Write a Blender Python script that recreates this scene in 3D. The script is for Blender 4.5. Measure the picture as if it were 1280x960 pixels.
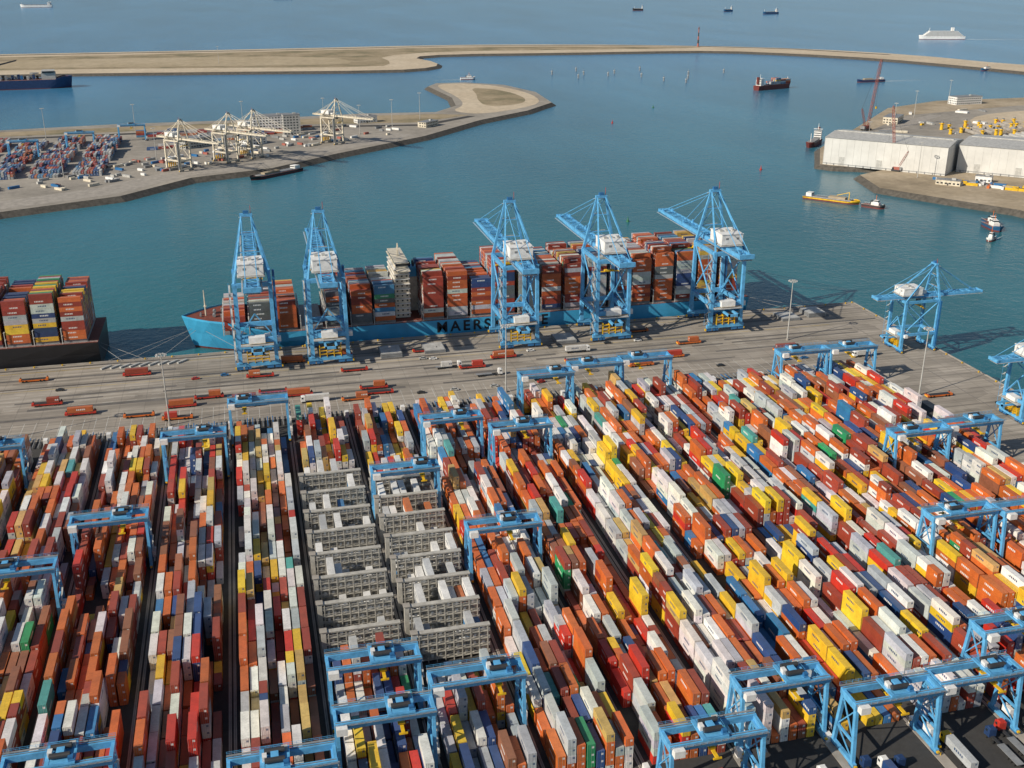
import bpy, math, random
import numpy as np
from mathutils import Vector, Matrix
R=random.Random(7)
scene=bpy.context.scene
for o in list(bpy.data.objects): bpy.data.objects.remove(o)

# ------------------------------------------------------------------ materials
def new_mat(name):
    m=bpy.data.materials.new(name); m.use_nodes=True
    nt=m.node_tree; b=nt.nodes['Principled BSDF']
    return m,nt,b
def N(nt,t,**k):
    n=nt.nodes.new(t)
    for a,v in k.items(): setattr(n,a,v)
    return n
def Mth(nt,op,a,b=None,c=None):
    n=N(nt,'ShaderNodeMath',operation=op)
    for i,v in enumerate((a,b,c)):
        if v is None: continue
        if isinstance(v,(int,float)): n.inputs[i].default_value=v
        else: nt.links.new(v,n.inputs[i])
    return n.outputs[0]
def Mix(nt,f,a,b,bt='MIX'):
    n=N(nt,'ShaderNodeMix',data_type='RGBA',blend_type=bt)
    for i,v in ((0,f),(6,a),(7,b)):
        if isinstance(v,(int,float)): n.inputs[i].default_value=v
        elif isinstance(v,tuple): n.inputs[i].default_value=(*v[:3],1)
        else: nt.links.new(v,n.inputs[i])
    return n.outputs[2]
def Noise(nt,vec,scale,detail=4,rough=.6):
    n=N(nt,'ShaderNodeTexNoise'); n.inputs['Scale'].default_value=scale
    n.inputs['Detail'].default_value=detail; n.inputs['Roughness'].default_value=rough
    if vec is not None: nt.links.new(vec,n.inputs['Vector'])
    return n.outputs['Fac']
def Ramp(nt,f,stops):
    n=N(nt,'ShaderNodeValToRGB'); nt.links.new(f,n.inputs[0])
    while len(n.color_ramp.elements)<len(stops): n.color_ramp.elements.new(.5)
    for e,(p,c) in zip(n.color_ramp.elements,stops):
        e.position=p; e.color=(*c,1) if isinstance(c,tuple) else (c,c,c,1)
    return n.outputs[0]
def paint(name,col,rough=.5,metal=0,dirt=.35,scale=.35):
    m,nt,b=new_mat(name)
    tc=N(nt,'ShaderNodeTexCoord').outputs['Object']
    n1=Noise(nt,tc,scale,5,.65)
    f=Ramp(nt,n1,[(.3,1-dirt),(.65,1.06)])
    c=Mix(nt,1.0,col,f,'MULTIPLY')
    nt.links.new(c,b.inputs['Base Color'])
    b.inputs['Roughness'].default_value=rough; b.inputs['Metallic'].default_value=metal
    return m
BLUE=paint('crane_blue_paint',(.12,.42,.74),.42)
BLUE2=paint('crane_dark_blue_paint',(.03,.16,.38),.45)
WHITE=paint('white_paint',(.80,.80,.78),.45,dirt=.25)
SHEDW=paint('grey_white_cladding',(.60,.60,.58),.55,dirt=.15,scale=.05)
CREAM=paint('cream_paint',(.68,.62,.50),.5)
LGREY=paint('light_grey_steel',(.48,.48,.46),.5)
RACKC=paint('rack_galvanised_steel',(.50,.48,.43),.5)
GREY=paint('grey_steel',(.25,.26,.27),.5)
DARK=paint('dark_steel',(.04,.042,.046),.6)
GLASS=paint('dark_glass',(.02,.03,.04),.1)
YEL=paint('yellow_paint',(.78,.48,.02),.45)
ORG=paint('orange_paint',(.65,.16,.03),.45)
RED=paint('red_paint',(.5,.04,.025),.45)
BRICKRED=paint('faded_red_paint',(.38,.12,.09),.6)
RUBBER=paint('rubber',(.025,.025,.025),.9)
DECK=paint('ship_deck_oxide',(.20,.055,.035),.7)
HULLB=paint('hull_light_blue',(.055,.36,.62),.4,dirt=.25,scale=.06)
HULLD=paint('hull_dark_blue',(.02,.10,.22),.45,scale=.06)
HULLK=paint('hull_black',(.018,.018,.022),.45,scale=.06)
HULLR=paint('hull_red',(.16,.035,.03),.5,scale=.06)
BOOT=paint('antifouling',(.16,.035,.03),.6)
GREEN=paint('green_paint',(.05,.2,.10),.5)
NAVY=paint('navy_paint',(.02,.05,.14),.5)
ROCK=paint('rock_revetment',(.11,.10,.085),.95,dirt=.6,scale=.25)
CONC=paint('concrete',(.37,.34,.30),.85,dirt=.35,scale=.15)
RAIL=paint('rail_steel',(.22,.20,.18),.4,dirt=.4)
LAMP=paint('lamp_glass',(.6,.6,.58),.2)
FOAM=paint('foam',(.7,.75,.76),.6,dirt=.6,scale=.2)
INK=paint('lettering_black',(.008,.01,.016),.5,dirt=.1)

# container material
m,nt,b=new_mat('container_paint'); CONT=m
at=N(nt,'ShaderNodeAttribute',attribute_name='Col'); rnd=at.outputs['Alpha']
uv=N(nt,'ShaderNodeUVMap',uv_map='UVMap'); sep=N(nt,'ShaderNodeSeparateXYZ'); nt.links.new(uv.outputs[0],sep.inputs[0])
u,v=sep.outputs[0],sep.outputs[1]
tc=N(nt,'ShaderNodeTexCoord').outputs['Object']
isTop=Mth(nt,'GREATER_THAN',v,9); isEnd=Mth(nt,'GREATER_THAN',u,19)
nTE=Mth(nt,'MULTIPLY',Mth(nt,'SUBTRACT',1,isTop),Mth(nt,'SUBTRACT',1,isEnd))
d1=Ramp(nt,Noise(nt,tc,.22,5,.7),[(.28,.72),(.6,1.06)])
d2=Ramp(nt,Noise(nt,tc,1.7,3,.7),[(.3,.74),(.55,1.0)])
base=Mix(nt,1,at.outputs['Color'],d1,'MULTIPLY'); base=Mix(nt,.7,base,d2,'MULTIPLY')
roofc=Mix(nt,.07,base,(.46,.42,.37))
base=Mix(nt,isTop,base,roofc)
lum=N(nt,'ShaderNodeRGBToBW'); nt.links.new(at.outputs['Color'],lum.inputs[0])
light=Mth(nt,'GREATER_THAN',lum.outputs[0],.3)
lc=Mix(nt,light,(.7,.7,.68),(.03,.07,.16))
st=Mth(nt,'MULTIPLY_ADD',rnd,3.5,.8)
def band(x,a,w):
    return Mth(nt,'MULTIPLY',Mth(nt,'GREATER_THAN',x,a),Mth(nt,'LESS_THAN',Mth(nt,'SUBTRACT',x,a),w))
lets=Mth(nt,'LESS_THAN',Mth(nt,'FRACT',Mth(nt,'MULTIPLY',u,1.15)),.68)
logo=Mth(nt,'MULTIPLY',band(u,st,4.6),band(v,1.05,.8)); logo=Mth(nt,'MULTIPLY',logo,lets)
logo=Mth(nt,'MULTIPLY',logo,nTE); logo=Mth(nt,'MULTIPLY',logo,Mth(nt,'GREATER_THAN',rnd,.4))
base=Mix(nt,logo,base,lc)
rods=Mth(nt,'LESS_THAN',Mth(nt,'FRACT',Mth(nt,'MULTIPLY',u,1.64)),.16)
rods=Mth(nt,'MULTIPLY',rods,Mth(nt,'MULTIPLY',isEnd,.55))
base=Mix(nt,rods,base,(.3,.3,.3))
mk=Mth(nt,'MULTIPLY',Mth(nt,'MULTIPLY',band(u,21.4,.7),band(v,1.5,.7)),isEnd)
base=Mix(nt,Mth(nt,'MULTIPLY',mk,.8),base,lc)
nt.links.new(base,b.inputs['Base Color']); b.inputs['Roughness'].default_value=.5
bp=N(nt,'ShaderNodeBump'); bp.inputs['Distance'].default_value=.04; bp.inputs['Strength'].default_value=.5
sn=Mth(nt,'SINE',Mth(nt,'MULTIPLY',u,2*math.pi/.42)); nt.links.new(sn,bp.inputs['Height']); nt.links.new(bp.outputs[0],b.inputs['Normal'])

# ------------------------------------------------------------------ mesh builder
class MB:
    def __init__(s): s.v=[];s.f=[];s.m=[];s.mats=[]
    def mi(s,m):
        if m not in s.mats: s.mats.append(m)
        return s.mats.index(m)
    def quadbox(s,P,mat):
        k=len(s.v); s.v+= [tuple(p) for p in P]; i=s.mi(mat)
        for q in ((0,3,2,1),(4,5,6,7),(0,1,5,4),(1,2,6,5),(2,3,7,6),(3,0,4,7)):
            s.f.append(tuple(k+a for a in q)); s.m.append(i)
    def box(s,cx,cy,cz,sx,sy,sz,mat,rz=0,tap=1.0):
        P=[];c,sn=math.cos(rz),math.sin(rz)
        for z,t in ((-1,1),(1,tap)):
            for x,y in ((-1,-1),(1,-1),(1,1),(-1,1)):
                X=x*sx/2*t;Y=y*sy/2*t
                P.append((cx+X*c-Y*sn,cy+X*sn+Y*c,cz+z*sz/2))
        s.quadbox(P,mat)
    def beam(s,a,b_,w,h,mat,w2=None,h2=None):
        a=Vector(a);b_=Vector(b_);d=(b_-a).normalized()
        up=Vector((0,0,1)) if abs(d.z)<.95 else Vector((0,1,0))
        x=d.cross(up).normalized();z=x.cross(d).normalized()
        w2=w2 or w;h2=h2 or h;P=[]
        for p,ww,hh in ((a,w,h),(b_,w2,h2)):
            for i,j in ((-1,-1),(1,-1),(1,1),(-1,1)): P.append(p+x*i*ww/2+z*j*hh/2)
        s.quadbox(P,mat)
    def cyl(s,a,b_,r,mat,n=10,r2=None):
        a=Vector(a);b_=Vector(b_);d=(b_-a).normalized(); r2=r if r2 is None else r2
        up=Vector((0,0,1)) if abs(d.z)<.95 else Vector((0,1,0))
        x=d.cross(up).normalized();z=x.cross(d).normalized();k=len(s.v);i=s.mi(mat)
        for p,rr in ((a,r),(b_,r2)):
            for j in range(n):
                t=2*math.pi*j/n; s.v.append(tuple(p+x*math.cos(t)*rr+z*math.sin(t)*rr))
        for j in range(n):
            s.f.append((k+j,k+(j+1)%n,k+n+(j+1)%n,k+n+j)); s.m.append(i)
        s.f.append(tuple(k+j for j in reversed(range(n)))); s.m.append(i)
        s.f.append(tuple(k+n+j for j in range(n))); s.m.append(i)
    def mesh(s,name):
        me=bpy.data.meshes.new(name); me.from_pydata(s.v,[],s.f)
        for m in s.mats: me.materials.append(m)
        me.polygons.foreach_set('material_index',s.m); me.update(); return me
def obj(name,me,parent=None,loc=(0,0,0),rz=0,sc=1):
    o=bpy.data.objects.new(name,me); scene.collection.objects.link(o)
    o.location=loc; o.rotation_euler=(0,0,rz); o.scale=(sc,)*3 if isinstance(sc,(int,float)) else sc
    if parent: o.parent=parent
    return o
def empty(name,loc=(0,0,0),rz=0,sc=1):
    o=obj(name,None,None,loc,rz,sc); o.empty_display_size=1; return o

# ------------------------------------------------------------------ containers
PAL=[((.60,.14,.028),20),((.34,.055,.03),13),((.56,.035,.02),8),((.80,.79,.75),22),((.50,.53,.55),14),((.85,.53,.03),12),
     ((.60,.40,.13),4),((.022,.07,.22),6),((.04,.21,.47),3),((.03,.34,.13),1.4),((.08,.37,.35),1),((.30,.11,.055),6)]
PALS=[((.44,.46,.47),22),((.30,.05,.03),22),((.52,.12,.035),20),((.62,.61,.58),12),((.03,.06,.17),12),((.06,.22,.40),6),((.62,.40,.08),6),((.12,.13,.14),5),((.04,.25,.12),1)]
def pick(pal,rr=R):
    t=rr.random()*sum(w for _,w in pal)
    for c,w in pal:
        t-=w
        if t<=0: break
    k=rr.uniform(.82,1.12)
    return tuple(min(.85,x*k) for x in c)
def container_mesh(name,L):
    """L rows: x,y,z(bottom),len,ax(0=x,1=y),h,color,rnd"""
    n=len(L); A=np.array([[r[0],r[1],r[2],r[3],r[4],r[5]] for r in L],dtype=float)
    W=2.44; hx=np.where(A[:,4]==0,A[:,3],W)/2; hy=np.where(A[:,4]==0,W,A[:,3])/2
    V=np.zeros((n,8,3))
    for k,(sx,sy,sz) in enumerate([(-1,-1,0),(1,-1,0),(1,1,0),(-1,1,0),(-1,-1,1),(1,-1,1),(1,1,1),(-1,1,1)]):
        V[:,k,0]=A[:,0]+sx*hx; V[:,k,1]=A[:,1]+sy*hy; V[:,k,2]=A[:,2]+sz*A[:,5]
    F=np.array([[4,5,6,7],[0,1,5,4],[1,2,6,5],[2,3,7,6],[3,0,4,7]])
    idx=(F[None]+(np.arange(n)*8)[:,None,None]).reshape(-1)
    me=bpy.data.meshes.new(name)
    me.vertices.add(n*8); me.vertices.foreach_set('co',V.reshape(-1))
    me.loops.add(n*20); me.loops.foreach_set('vertex_index',idx.astype(np.int32))
    me.polygons.add(n*5); me.polygons.foreach_set('loop_start',np.arange(0,n*20,4,dtype=np.int32))
    me.polygons.foreach_set('use_smooth',np.zeros(n*5,dtype=bool))
    me.update(calc_edges=True)
    UV=np.zeros((n,5,4,2)); Ln=A[:,3];H=A[:,5]; ax=A[:,4]
    for fi,corn in enumerate([[(0,0),(1,0),(1,1),(0,1)]]*5):
        for li,(a,c) in enumerate(corn):
            if fi==0:
                uu=np.where(ax==0,a*Ln,c*Ln); vv=10+np.where(ax==0,c*W,a*W)
            elif fi in(1,3):
                uu=np.where(ax==0,a*Ln,20+a*W); vv=c*H
            else:
                uu=np.where(ax==0,20+a*W,a*Ln); vv=c*H
            UV[:,fi,li,0]=uu; UV[:,fi,li,1]=vv
    l=me.uv_layers.new(name='UVMap'); l.data.foreach_set('uv',UV.reshape(-1))
    C=np.array([[*r[6],r[7]] for r in L]); C=np.repeat(C,5,axis=0)
    a=me.attributes.new('Col','FLOAT_COLOR','FACE'); a.data.foreach_set('color',C.reshape(-1))
    me.materials.append(CONT); return me

# ------------------------------------------------------------------ world, sun, camera
w=bpy.data.worlds.new('World'); scene.world=w; w.use_nodes=True
nt=w.node_tree; bg=nt.nodes['Background']; sky=nt.nodes.new('ShaderNodeTexSky'); sky.sky_type='NISHITA'; sky.sun_disc=False
EL=32; SDX,SDY=.95,.33   # light travels towards +x,+y
sky.sun_elevation=math.radians(EL); sky.sun_rotation=math.atan2(-SDX,-SDY)
sky.air_density=1.0; sky.dust_density=.8; sky.altitude=100
nt.links.new(sky.outputs[0],bg.inputs[0]); bg.inputs[1].default_value=.078
sd=bpy.data.lights.new('sun','SUN'); sd.energy=5.0; sd.angle=math.radians(.5); sd.color=(1,.90,.75)
so=bpy.data.objects.new('sun',sd); scene.collection.objects.link(so)
hl=math.hypot(SDX,SDY); dv=Vector((SDX/hl*math.cos(math.radians(EL)),SDY/hl*math.cos(math.radians(EL)),-math.sin(math.radians(EL))))
so.rotation_euler=dv.to_track_quat('-Z','Y').to_euler(); so.location=(-500,-300,600)
cd=bpy.data.cameras.new('camera'); co=bpy.data.objects.new('camera',cd); scene.collection.objects.link(co)
cd.sensor_width=36; cd.lens=1337/1280*36; cd.clip_start=1; cd.clip_end=200000
co.location=(0,0,215); co.rotation_euler=(math.radians(90-21.624),0,math.radians(-13.865)); scene.camera=co
scene.view_settings.view_transform='Standard'; scene.view_settings.look='None'; scene.view_settings.exposure=0

# ------------------------------------------------------------------ water
m,nt,b=new_mat('sea_water'); WATER=m
g=N(nt,'ShaderNodeNewGeometry').outputs['Position']
big=Noise(nt,g,.0016,4,.6)
c=Ramp(nt,big,[(.3,(.018,.115,.145)),(.7,(.030,.165,.195))])
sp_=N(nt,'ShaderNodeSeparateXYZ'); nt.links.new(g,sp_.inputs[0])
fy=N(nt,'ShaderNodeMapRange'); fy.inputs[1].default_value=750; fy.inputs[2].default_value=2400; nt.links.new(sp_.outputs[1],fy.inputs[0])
c=Mix(nt,fy.outputs[0],c,(.055,.20,.37))  # distant water painted brighter and bluer, standing in for haze
st2=N(nt,'ShaderNodeMapping'); st2.inputs['Scale'].default_value=(.004,.0012,.004); st2.inputs['Rotation'].default_value=(0,0,.5); nt.links.new(g,st2.inputs[0])
strk=Ramp(nt,Noise(nt,st2.outputs[0],1,5,.6),[(.35,.86),(.65,1.14)])
c=Mix(nt,1,c,strk,'MULTIPLY')
nt.links.new(c,b.inputs['Base Color']); b.inputs['Roughness'].default_value=.2; b.inputs['IOR'].default_value=1.33
bp=N(nt,'ShaderNodeBump'); bp.inputs['Distance'].default_value=.7; bp.inputs['Strength'].default_value=.8
h=Mth(nt,'ADD',Noise(nt,g,.12,4,.6),Mth(nt,'MULTIPLY',Noise(nt,g,.5,3,.6),.35)); nt.links.new(h,bp.inputs['Height']); nt.links.new(bp.outputs[0],b.inputs['Normal'])
ZW=-5.0
sea=MB(); S=70000
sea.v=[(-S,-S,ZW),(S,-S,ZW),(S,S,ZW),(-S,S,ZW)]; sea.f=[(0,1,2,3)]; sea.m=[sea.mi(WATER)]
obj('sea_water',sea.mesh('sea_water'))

# ------------------------------------------------------------------ land helpers
def ground_mat(name,stops,scale=.01,scale2=.15,rough=.95):
    m,nt,b=new_mat(name); g=N(nt,'ShaderNodeNewGeometry').outputs['Position']
    n1=Noise(nt,g,scale,7,.65); c=Ramp(nt,n1,stops)
    n2=Ramp(nt,Noise(nt,g,scale2,5,.7),[(.3,.75),(.7,1.12)])
    nt.links.new(Mix(nt,1,c,n2,'MULTIPLY'),b.inputs['Base Color']); b.inputs['Roughness'].default_value=rough
    return m
SAND=ground_mat('sand',[(.35,(.50,.41,.29)),(.65,(.60,.51,.38))],.01,.1)
DUNE=ground_mat('dune_grass',[(.35,(.17,.155,.085)),(.5,(.31,.25,.155)),(.7,(.43,.35,.24))],.012,.1)
TERR=ground_mat('terminal_pavement_far',[(.35,(.24,.22,.19)),(.6,(.35,.32,.275)),(.75,(.43,.39,.33))],.008,.1)
DIRT=ground_mat('bare_soil',[(.3,(.22,.175,.115)),(.5,(.37,.30,.205)),(.72,(.50,.42,.31))],.011,.12)
ASPH=ground_mat('asphalt',[(.3,(.03,.03,.032)),(.7,(.062,.06,.057))],.03,.5)
def sheet(name,pts,z,mat,skirt=None,run=8,zb=-9):
    me=bpy.data.meshes.new(name); area=sum(pts[i][0]*pts[(i+1)%len(pts)][1]-pts[(i+1)%len(pts)][0]*pts[i][1] for i in range(len(pts)))
    if area<0: pts=pts[::-1]
    n=len(pts); v=[(x,y,z) for x,y in pts]; f=[tuple(range(n))]; mm=[0]
    if skirt:
        for i in range(n):
            p0=Vector(pts[i-1]);p1=Vector(pts[i]);p2=Vector(pts[(i+1)%n])
            a=(p1-p0).normalized();c_=(p2-p1).normalized(); nn=Vector((a.y+c_.y,-a.x-c_.x))
            nn=nn.normalized() if nn.length>1e-4 else Vector((a.y,-a.x))
            v.append((p1.x+nn.x*run,p1.y+nn.y*run,zb))
        for i in range(n):
            j=(i+1)%n; f.append((i,n+i,n+j,j)); mm.append(1)
    me.from_pydata(v,[],f); me.materials.append(mat)
    if skirt: me.materials.append(skirt)
    me.polygons.foreach_set('material_index',mm); me.update(); return obj(name,me)
def smooth(pts,it=2):
    for _ in range(it):
        q=[]
        for i in range(len(pts)):
            a=pts[i];b_=pts[(i+1)%len(pts)]
            q+=[(a[0]*.75+b_[0]*.25,a[1]*.75+b_[1]*.25),(a[0]*.25+b_[0]*.75,a[1]*.25+b_[1]*.75)]
        pts=q
    return pts

m,nt,b=new_mat('apron_concrete'); APRON=m
g=N(nt,'ShaderNodeNewGeometry').outputs['Position']; sp_=N(nt,'ShaderNodeSeparateXYZ'); nt.links.new(g,sp_.inputs[0])
c=Ramp(nt,Noise(nt,g,.02,6,.65),[(.3,(.24,.215,.18)),(.5,(.34,.305,.26)),(.7,(.42,.38,.33))])
mp=N(nt,'ShaderNodeMapping'); mp.inputs['Scale'].default_value=(.008,.35,.1); nt.links.new(g,mp.inputs[0])
c=Mix(nt,1,c,Ramp(nt,Noise(nt,mp.outputs[0],1,5,.7),[(.35,.55),(.6,1.08)]),'MULTIPLY')
vr=N(nt,'ShaderNodeTexVoronoi'); vr.inputs['Scale'].default_value=.06; mp2=N(nt,'ShaderNodeMapping'); mp2.inputs['Scale'].default_value=(.6,1.4,1); nt.links.new(g,mp2.inputs[0]); nt.links.new(mp2.outputs[0],vr.inputs['Vector']); vr.distance='CHEBYCHEV'
sv=N(nt,'ShaderNodeSeparateColor'); nt.links.new(vr.outputs['Color'],sv.inputs[0])
c=Mix(nt,1,c,Ramp(nt,sv.outputs[0],[(.0,.82),(1,1.12)]),'MULTIPLY')
for ax in (0,1):
    j=Mth(nt,'LESS_THAN',Mth(nt,'FRACT',Mth(nt,'DIVIDE',sp_.outputs[ax],12.5 if ax==0 else 9)),.03)
    c=Mix(nt,Mth(nt,'MULTIPLY',j,.3),c,(.09,.085,.08))
nt.links.new(c,b.inputs['Base Color']); b.inputs['Roughness'].default_value=.9

# main terminal
QY,QX=617,390
sheet('terminal_ground',[(-1400,-600),(QX,-600),(QX,QY),(-1400,QY)],0,ASPH,CONC,run=.01,zb=-12)
sheet('quay_apron_pavement',[(-1395,508),(332,508),(332,150),(QX-1,150),(QX-1,QY-1),(-1395,QY-1)],.006,APRON)
q=MB()
q.box(-505,QY-.5,.15,1790,.9,.3,CONC); q.box(QX-.5,200,.15,.9,831,.3,CONC)
for i in range(-70,26):
    x=i*15.0+3
    if x<QX-3:
        q.box(x,QY+.5,-2.2,2.2,1.0,3.6,RUBBER)
        q.cyl((x+5,QY-1.8,0),(x+5,QY-1.8,.8),.35,YEL,8,.5)
for i in range(0,46):
    y=QY-6-i*15.0
    q.box(QX+.5,y,-2.2,1.0,2.2,3.6,RUBBER); q.cyl((QX-1.8,y+5,0),(QX-1.8,y+5,.8),.35,YEL,8,.5)
obj('quay_wall_coping',q.mesh('quay_wall_coping'))
q=MB()
for y in (QY-5,QY-35):
    q.box(-505,y,.05,1780,.35,.09,RAIL); q.box(-505,y,.02,1780,1.6,.03,DARK)
for x in (QX-5,QX-27): q.box(x,210,.05,.35,800,.09,RAIL)
LX=[-19+28.5*k for k in range(-9,13)]
for x in LX:
    for d in (-.75,.75): q.box(x+d,362,.05,.28,300,.09,RAIL)
    for d in (-.75,.75): q.box(x+d,362,.02,.9,300,.03,CONC)
obj('crane_rails',q.mesh('crane_rails'))
q=MB()
def strip(x0,y0,x1,y1,wd,mat,z=.012):
    a=Vector((x0,y0,z));b_=Vector((x1,y1,z));d=(b_-a).normalized();n=Vector((-d.y,d.x,0))*wd/2
    k=len(q.v); q.v+=[tuple(a-n),tuple(b_-n),tuple(b_+n),tuple(a+n)]
    q.f.append((k,k+1,k+2,k+3)); q.m.append(q.mi(mat))
LINE=paint('road_marking_white',(.62,.62,.58),.8,dirt=.6,scale=.2)
LINEY=paint('road_marking_yellow',(.6,.42,.06),.8,dirt=.6,scale=.2)
TYRE=paint('tyre_darkened_lane',(.15,.14,.13),.9,dirt=.5,scale=.06)
for y in (QY-39,QY-10): strip(-900,y,QX-40,y,.35,LINEY)
for y in (QY-47,QY-53,QY-59,QY-65):
    x=-600
    while x<QX-60: strip(x,y,x+5,y,.22,LINE); x+=12
for y,wd in ((QY-50,2.2),(QY-56,2.6),(QY-68,3.0),(QY-80,2.4),(QY-22,2.4)):
    x=-700
    while x<QX-40:
        l_=R.uniform(20,110); strip(x,y+R.uniform(-.8,.8),min(QX-30,x+l_),y+R.uniform(-.8,.8),wd*R.uniform(.5,1.2),TYRE,.009); x+=l_+R.uniform(5,50)
for i in range(-20,12):
    x=i*28.5-19
    for j in range(5): strip(x+3+j*5.6,512,x+3+j*5.6,532,.2,LINE)
obj('apron_road_markings',q.mesh('apron_road_markings'))
q=MB()
for i in range(-12,12):
    x=-19+28.5*i
    if i*28.5-19>310: continue
    for j in range(5):
        xx=x+4.5+j*4.9
        for s_ in (-1.3,1.3): q.box(xx+s_,505,.8,.35,12,.35,BLUE2 if j%2 else GREY)
        for yy in (500,505,510):
            for s_ in (-1.3,1.3): q.box(xx+s_,yy,.4,.4,.4,.8,GREY)
    q.box(x,503,1.6,2.0,3.0,3.0,WHITE)
    for k in range(6): q.box(x-1.8+.72*k,511,.9,.08,.08,1.8,LGREY)
    q.box(x,511,1.75,4,.06,.06,LGREY)
obj('transfer_racks',q.mesh('transfer_racks'))

# ------------------------------------------------------------------ container yard
yard=empty('container_yard')
RACK=[(1,298,432),(2,290,420)]
def hnoise(x,y):
    return math.sin(x*.11+y*.05)+math.sin(y*.09-x*.07+2)+math.sin(x*.31+y*.021+1)
nblk=0
BP=12.85
for bi in range(-9,12):
    x0=-19+28.5*bi+2.85+1.43
    L=[]
    y1=498; y0=228
    nb=int((y1-y0)/BP)
    favor=[pick(PAL) for _ in range(6)]
    low=[0]*nb
    k=0
    while k<nb:
        if R.random()<.25:
            n_=R.choice([1,1,2])
            for j in range(k,min(nb,k+n_)): low[j]=R.choice([1,1,2])
            k+=n_
        k+=R.choice([1,2,3])
    for r in range(8):
        x=x0+r*2.85
        runc=pick(PAL); run=0
        hh=3; gap=0
        for k in range(nb):
            y=y1-6.3-k*BP
            skip=False
            for (rb,ra,rc) in RACK:
                if rb==bi and ra-6<y<rc+6: skip=True
            if skip: continue
            if R.random()<.42: hh=R.choice([1,2,3,3,4,4,5,5])
            base=3.1+hnoise(x0,y)*.5
            t=int(round(hh*.8+base*.2+R.uniform(-.5,.5)))-low[k]*(1 if R.random()<.8 else 0)
            t=max(0,min(5,t))
            if gap>0: t=min(t,R.choice([0,1])); gap-=1
            elif R.random()<.05: gap=R.choice([1,2])
            if k==0 and R.random()<.5: t=max(0,t-2)
            z=.02
            two=R.random()<.13
            for tt in range(t):
                if run<=0: runc=R.choice(favor) if R.random()<.35 else pick(PAL); run=R.choice([1,1,2,3,5])
                run-=1
                h_=2.9 if R.random()<.55 else 2.59
                cc=tuple(min(.85,a*R.uniform(.93,1.07)) for a in runc)
                jx=R.uniform(-.08,.08)
                if two:
                    L.append((x+jx,y-3.08,z,6.06,1,h_,cc,R.random())); L.append((x+jx,y+3.08,z,6.06,1,h_,pick(PAL) if R.random()<.5 else cc,R.random()))
                else: L.append((x+jx,y+R.uniform(-.1,.1),z,12.19,1,h_,cc,R.random()))
                z+=h_+.02
    nblk+=len(L)
    obj('container_stack_block',container_mesh('container_stack_block',L),yard)
q=MB()
W8=22.8; RH=11.6
for tier in range(4):
    z=1.2+tier*2.75
    q.box(0,0,z,W8+1.6,1.7,.2,RACKC)
    for s_ in (-.8,.8):
        q.box(0,s_,z+1.1,W8+1.6,.1,.14,RACKC); q.box(0,s_,z+.55,W8+1.6,.06,.07,RACKC)
    q.box(0,.6,z+1.5,W8,.1,1.7,RACKC)
    for i in range(8):
        x=-W8/2+1.43+i*2.85
        q.box(x,-.1,z+1.0,.8,.35,1.3,WHITE if (i+tier)%3 else GREY)
for i in range(9):
    x=-W8/2+i*2.85
    for s_ in (-.75,.75): q.box(x,s_,RH/2,.3,.3,RH,RACKC)
for s_ in (-.75,.75): q.box(0,s_,RH,W8+1.6,.3,.35,RACKC)
q.box(0,0,RH+.25,W8+1.6,1.9,.12,RACKC)
q.box(-W8/2-1.6,0,RH/2,1.6,1.9,RH+.6,RACKC); q.box(-W8/2-1.6,0,RH+.6,2.4,2.6,.25,CONC)
rack=q.mesh('refrigerated_container_rack')
RP=[((.78,.78,.76),60),((.55,.57,.58),30),((.5,.14,.04),3),((.05,.2,.42),4)]
for bi,ya,yb in RACK:
    xc=-19+28.5*bi+2.85+W8/2; n=8; pt=(yb-ya)/n; L=[]
    for k in range(n):
        y=ya+pt*(k+.12)
        r_=obj('refrigerated_container_rack',rack,None,(xc,y,0))
        for r in range(8):
            t=R.choice([0,0,1,1,2,3,4])
            z=.02
            for tt in range(t):
                L.append((xc-W8/2+1.43+r*2.85,y+1.0+6.25,z,12.19,1,2.9,pick(RP),R.random())); z+=2.92
    obj('refrigerated_container_stack',container_mesh('reefer_stack',L),yard)

# ------------------------------------------------------------------ automated stacking cranes
q=MB()
for s_ in (-1,1):
    X=13.3*s_
    q.box(X,0,1.5,1.1,13,1.1,BLUE)
    for y in (-5.3,5.3):
        q.box(X,y,.75,.9,2.8,.8,BLUE2)
        for d in (-.8,.8): q.cyl((X-.35,y+d,.5),(X+.35,y+d,.5),.42,DARK,10)
    q.box(X,-6.9,1.4,.8,.6,.6,YEL); q.box(X,6.9,1.4,.8,.6,.6,YEL)
    for y in (-1,1):
        q.beam((X,y*5.2,2.0),(X,y*3.4,19.0),1.1,1.0,BLUE,.9,1.3)
    q.beam((X,-4.6,8),(X,4.6,8),.6,.7,BLUE)
    q.beam((X,-4.5,8),(X,3.6,18.6),.35,.35,BLUE); q.beam((X,4.5,8),(X,-3.6,18.6),.35,.35,BLUE)
    q.box(X,0,19.2,1.2,8.0,1.0,BLUE)
    q.beam((X,-4.9,2.2),(X,4.4,7.8),.3,.3,BLUE)
for y in (-3.4,3.4):
    q.box(0,y,20.3,28.2,1.3,1.9,BLUE)
    q.box(0,y*1.38,21.2,28.2,.7,.1,GREY)
    for k in (0,1): q.box(0,y*1.48,21.7+k*.5,28.2,.06,.06,BLUE)
    for i in range(15): q.box(-13.9+i*2,y*1.48,21.7,.07,.07,1.05,BLUE)
    q.box(0,y,21.35,27.5,.15,.14,RAIL)
for X in (-13.6,13.6): q.box(X,0,20.4,.9,5.6,1.3,BLUE)
q.box(-12.2,-5.6,20.4,3.0,2.0,2.2,WHITE)
q.box(14.4,0,4.0,1.3,3.6,2.4,WHITE)
for k in range(6): q.beam((14.5,-4+ (k%2)*5,2.2+k*2.9),(14.5,1-(k%2)*5,5.1+k*2.9),.5,.12,LGREY)
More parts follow.
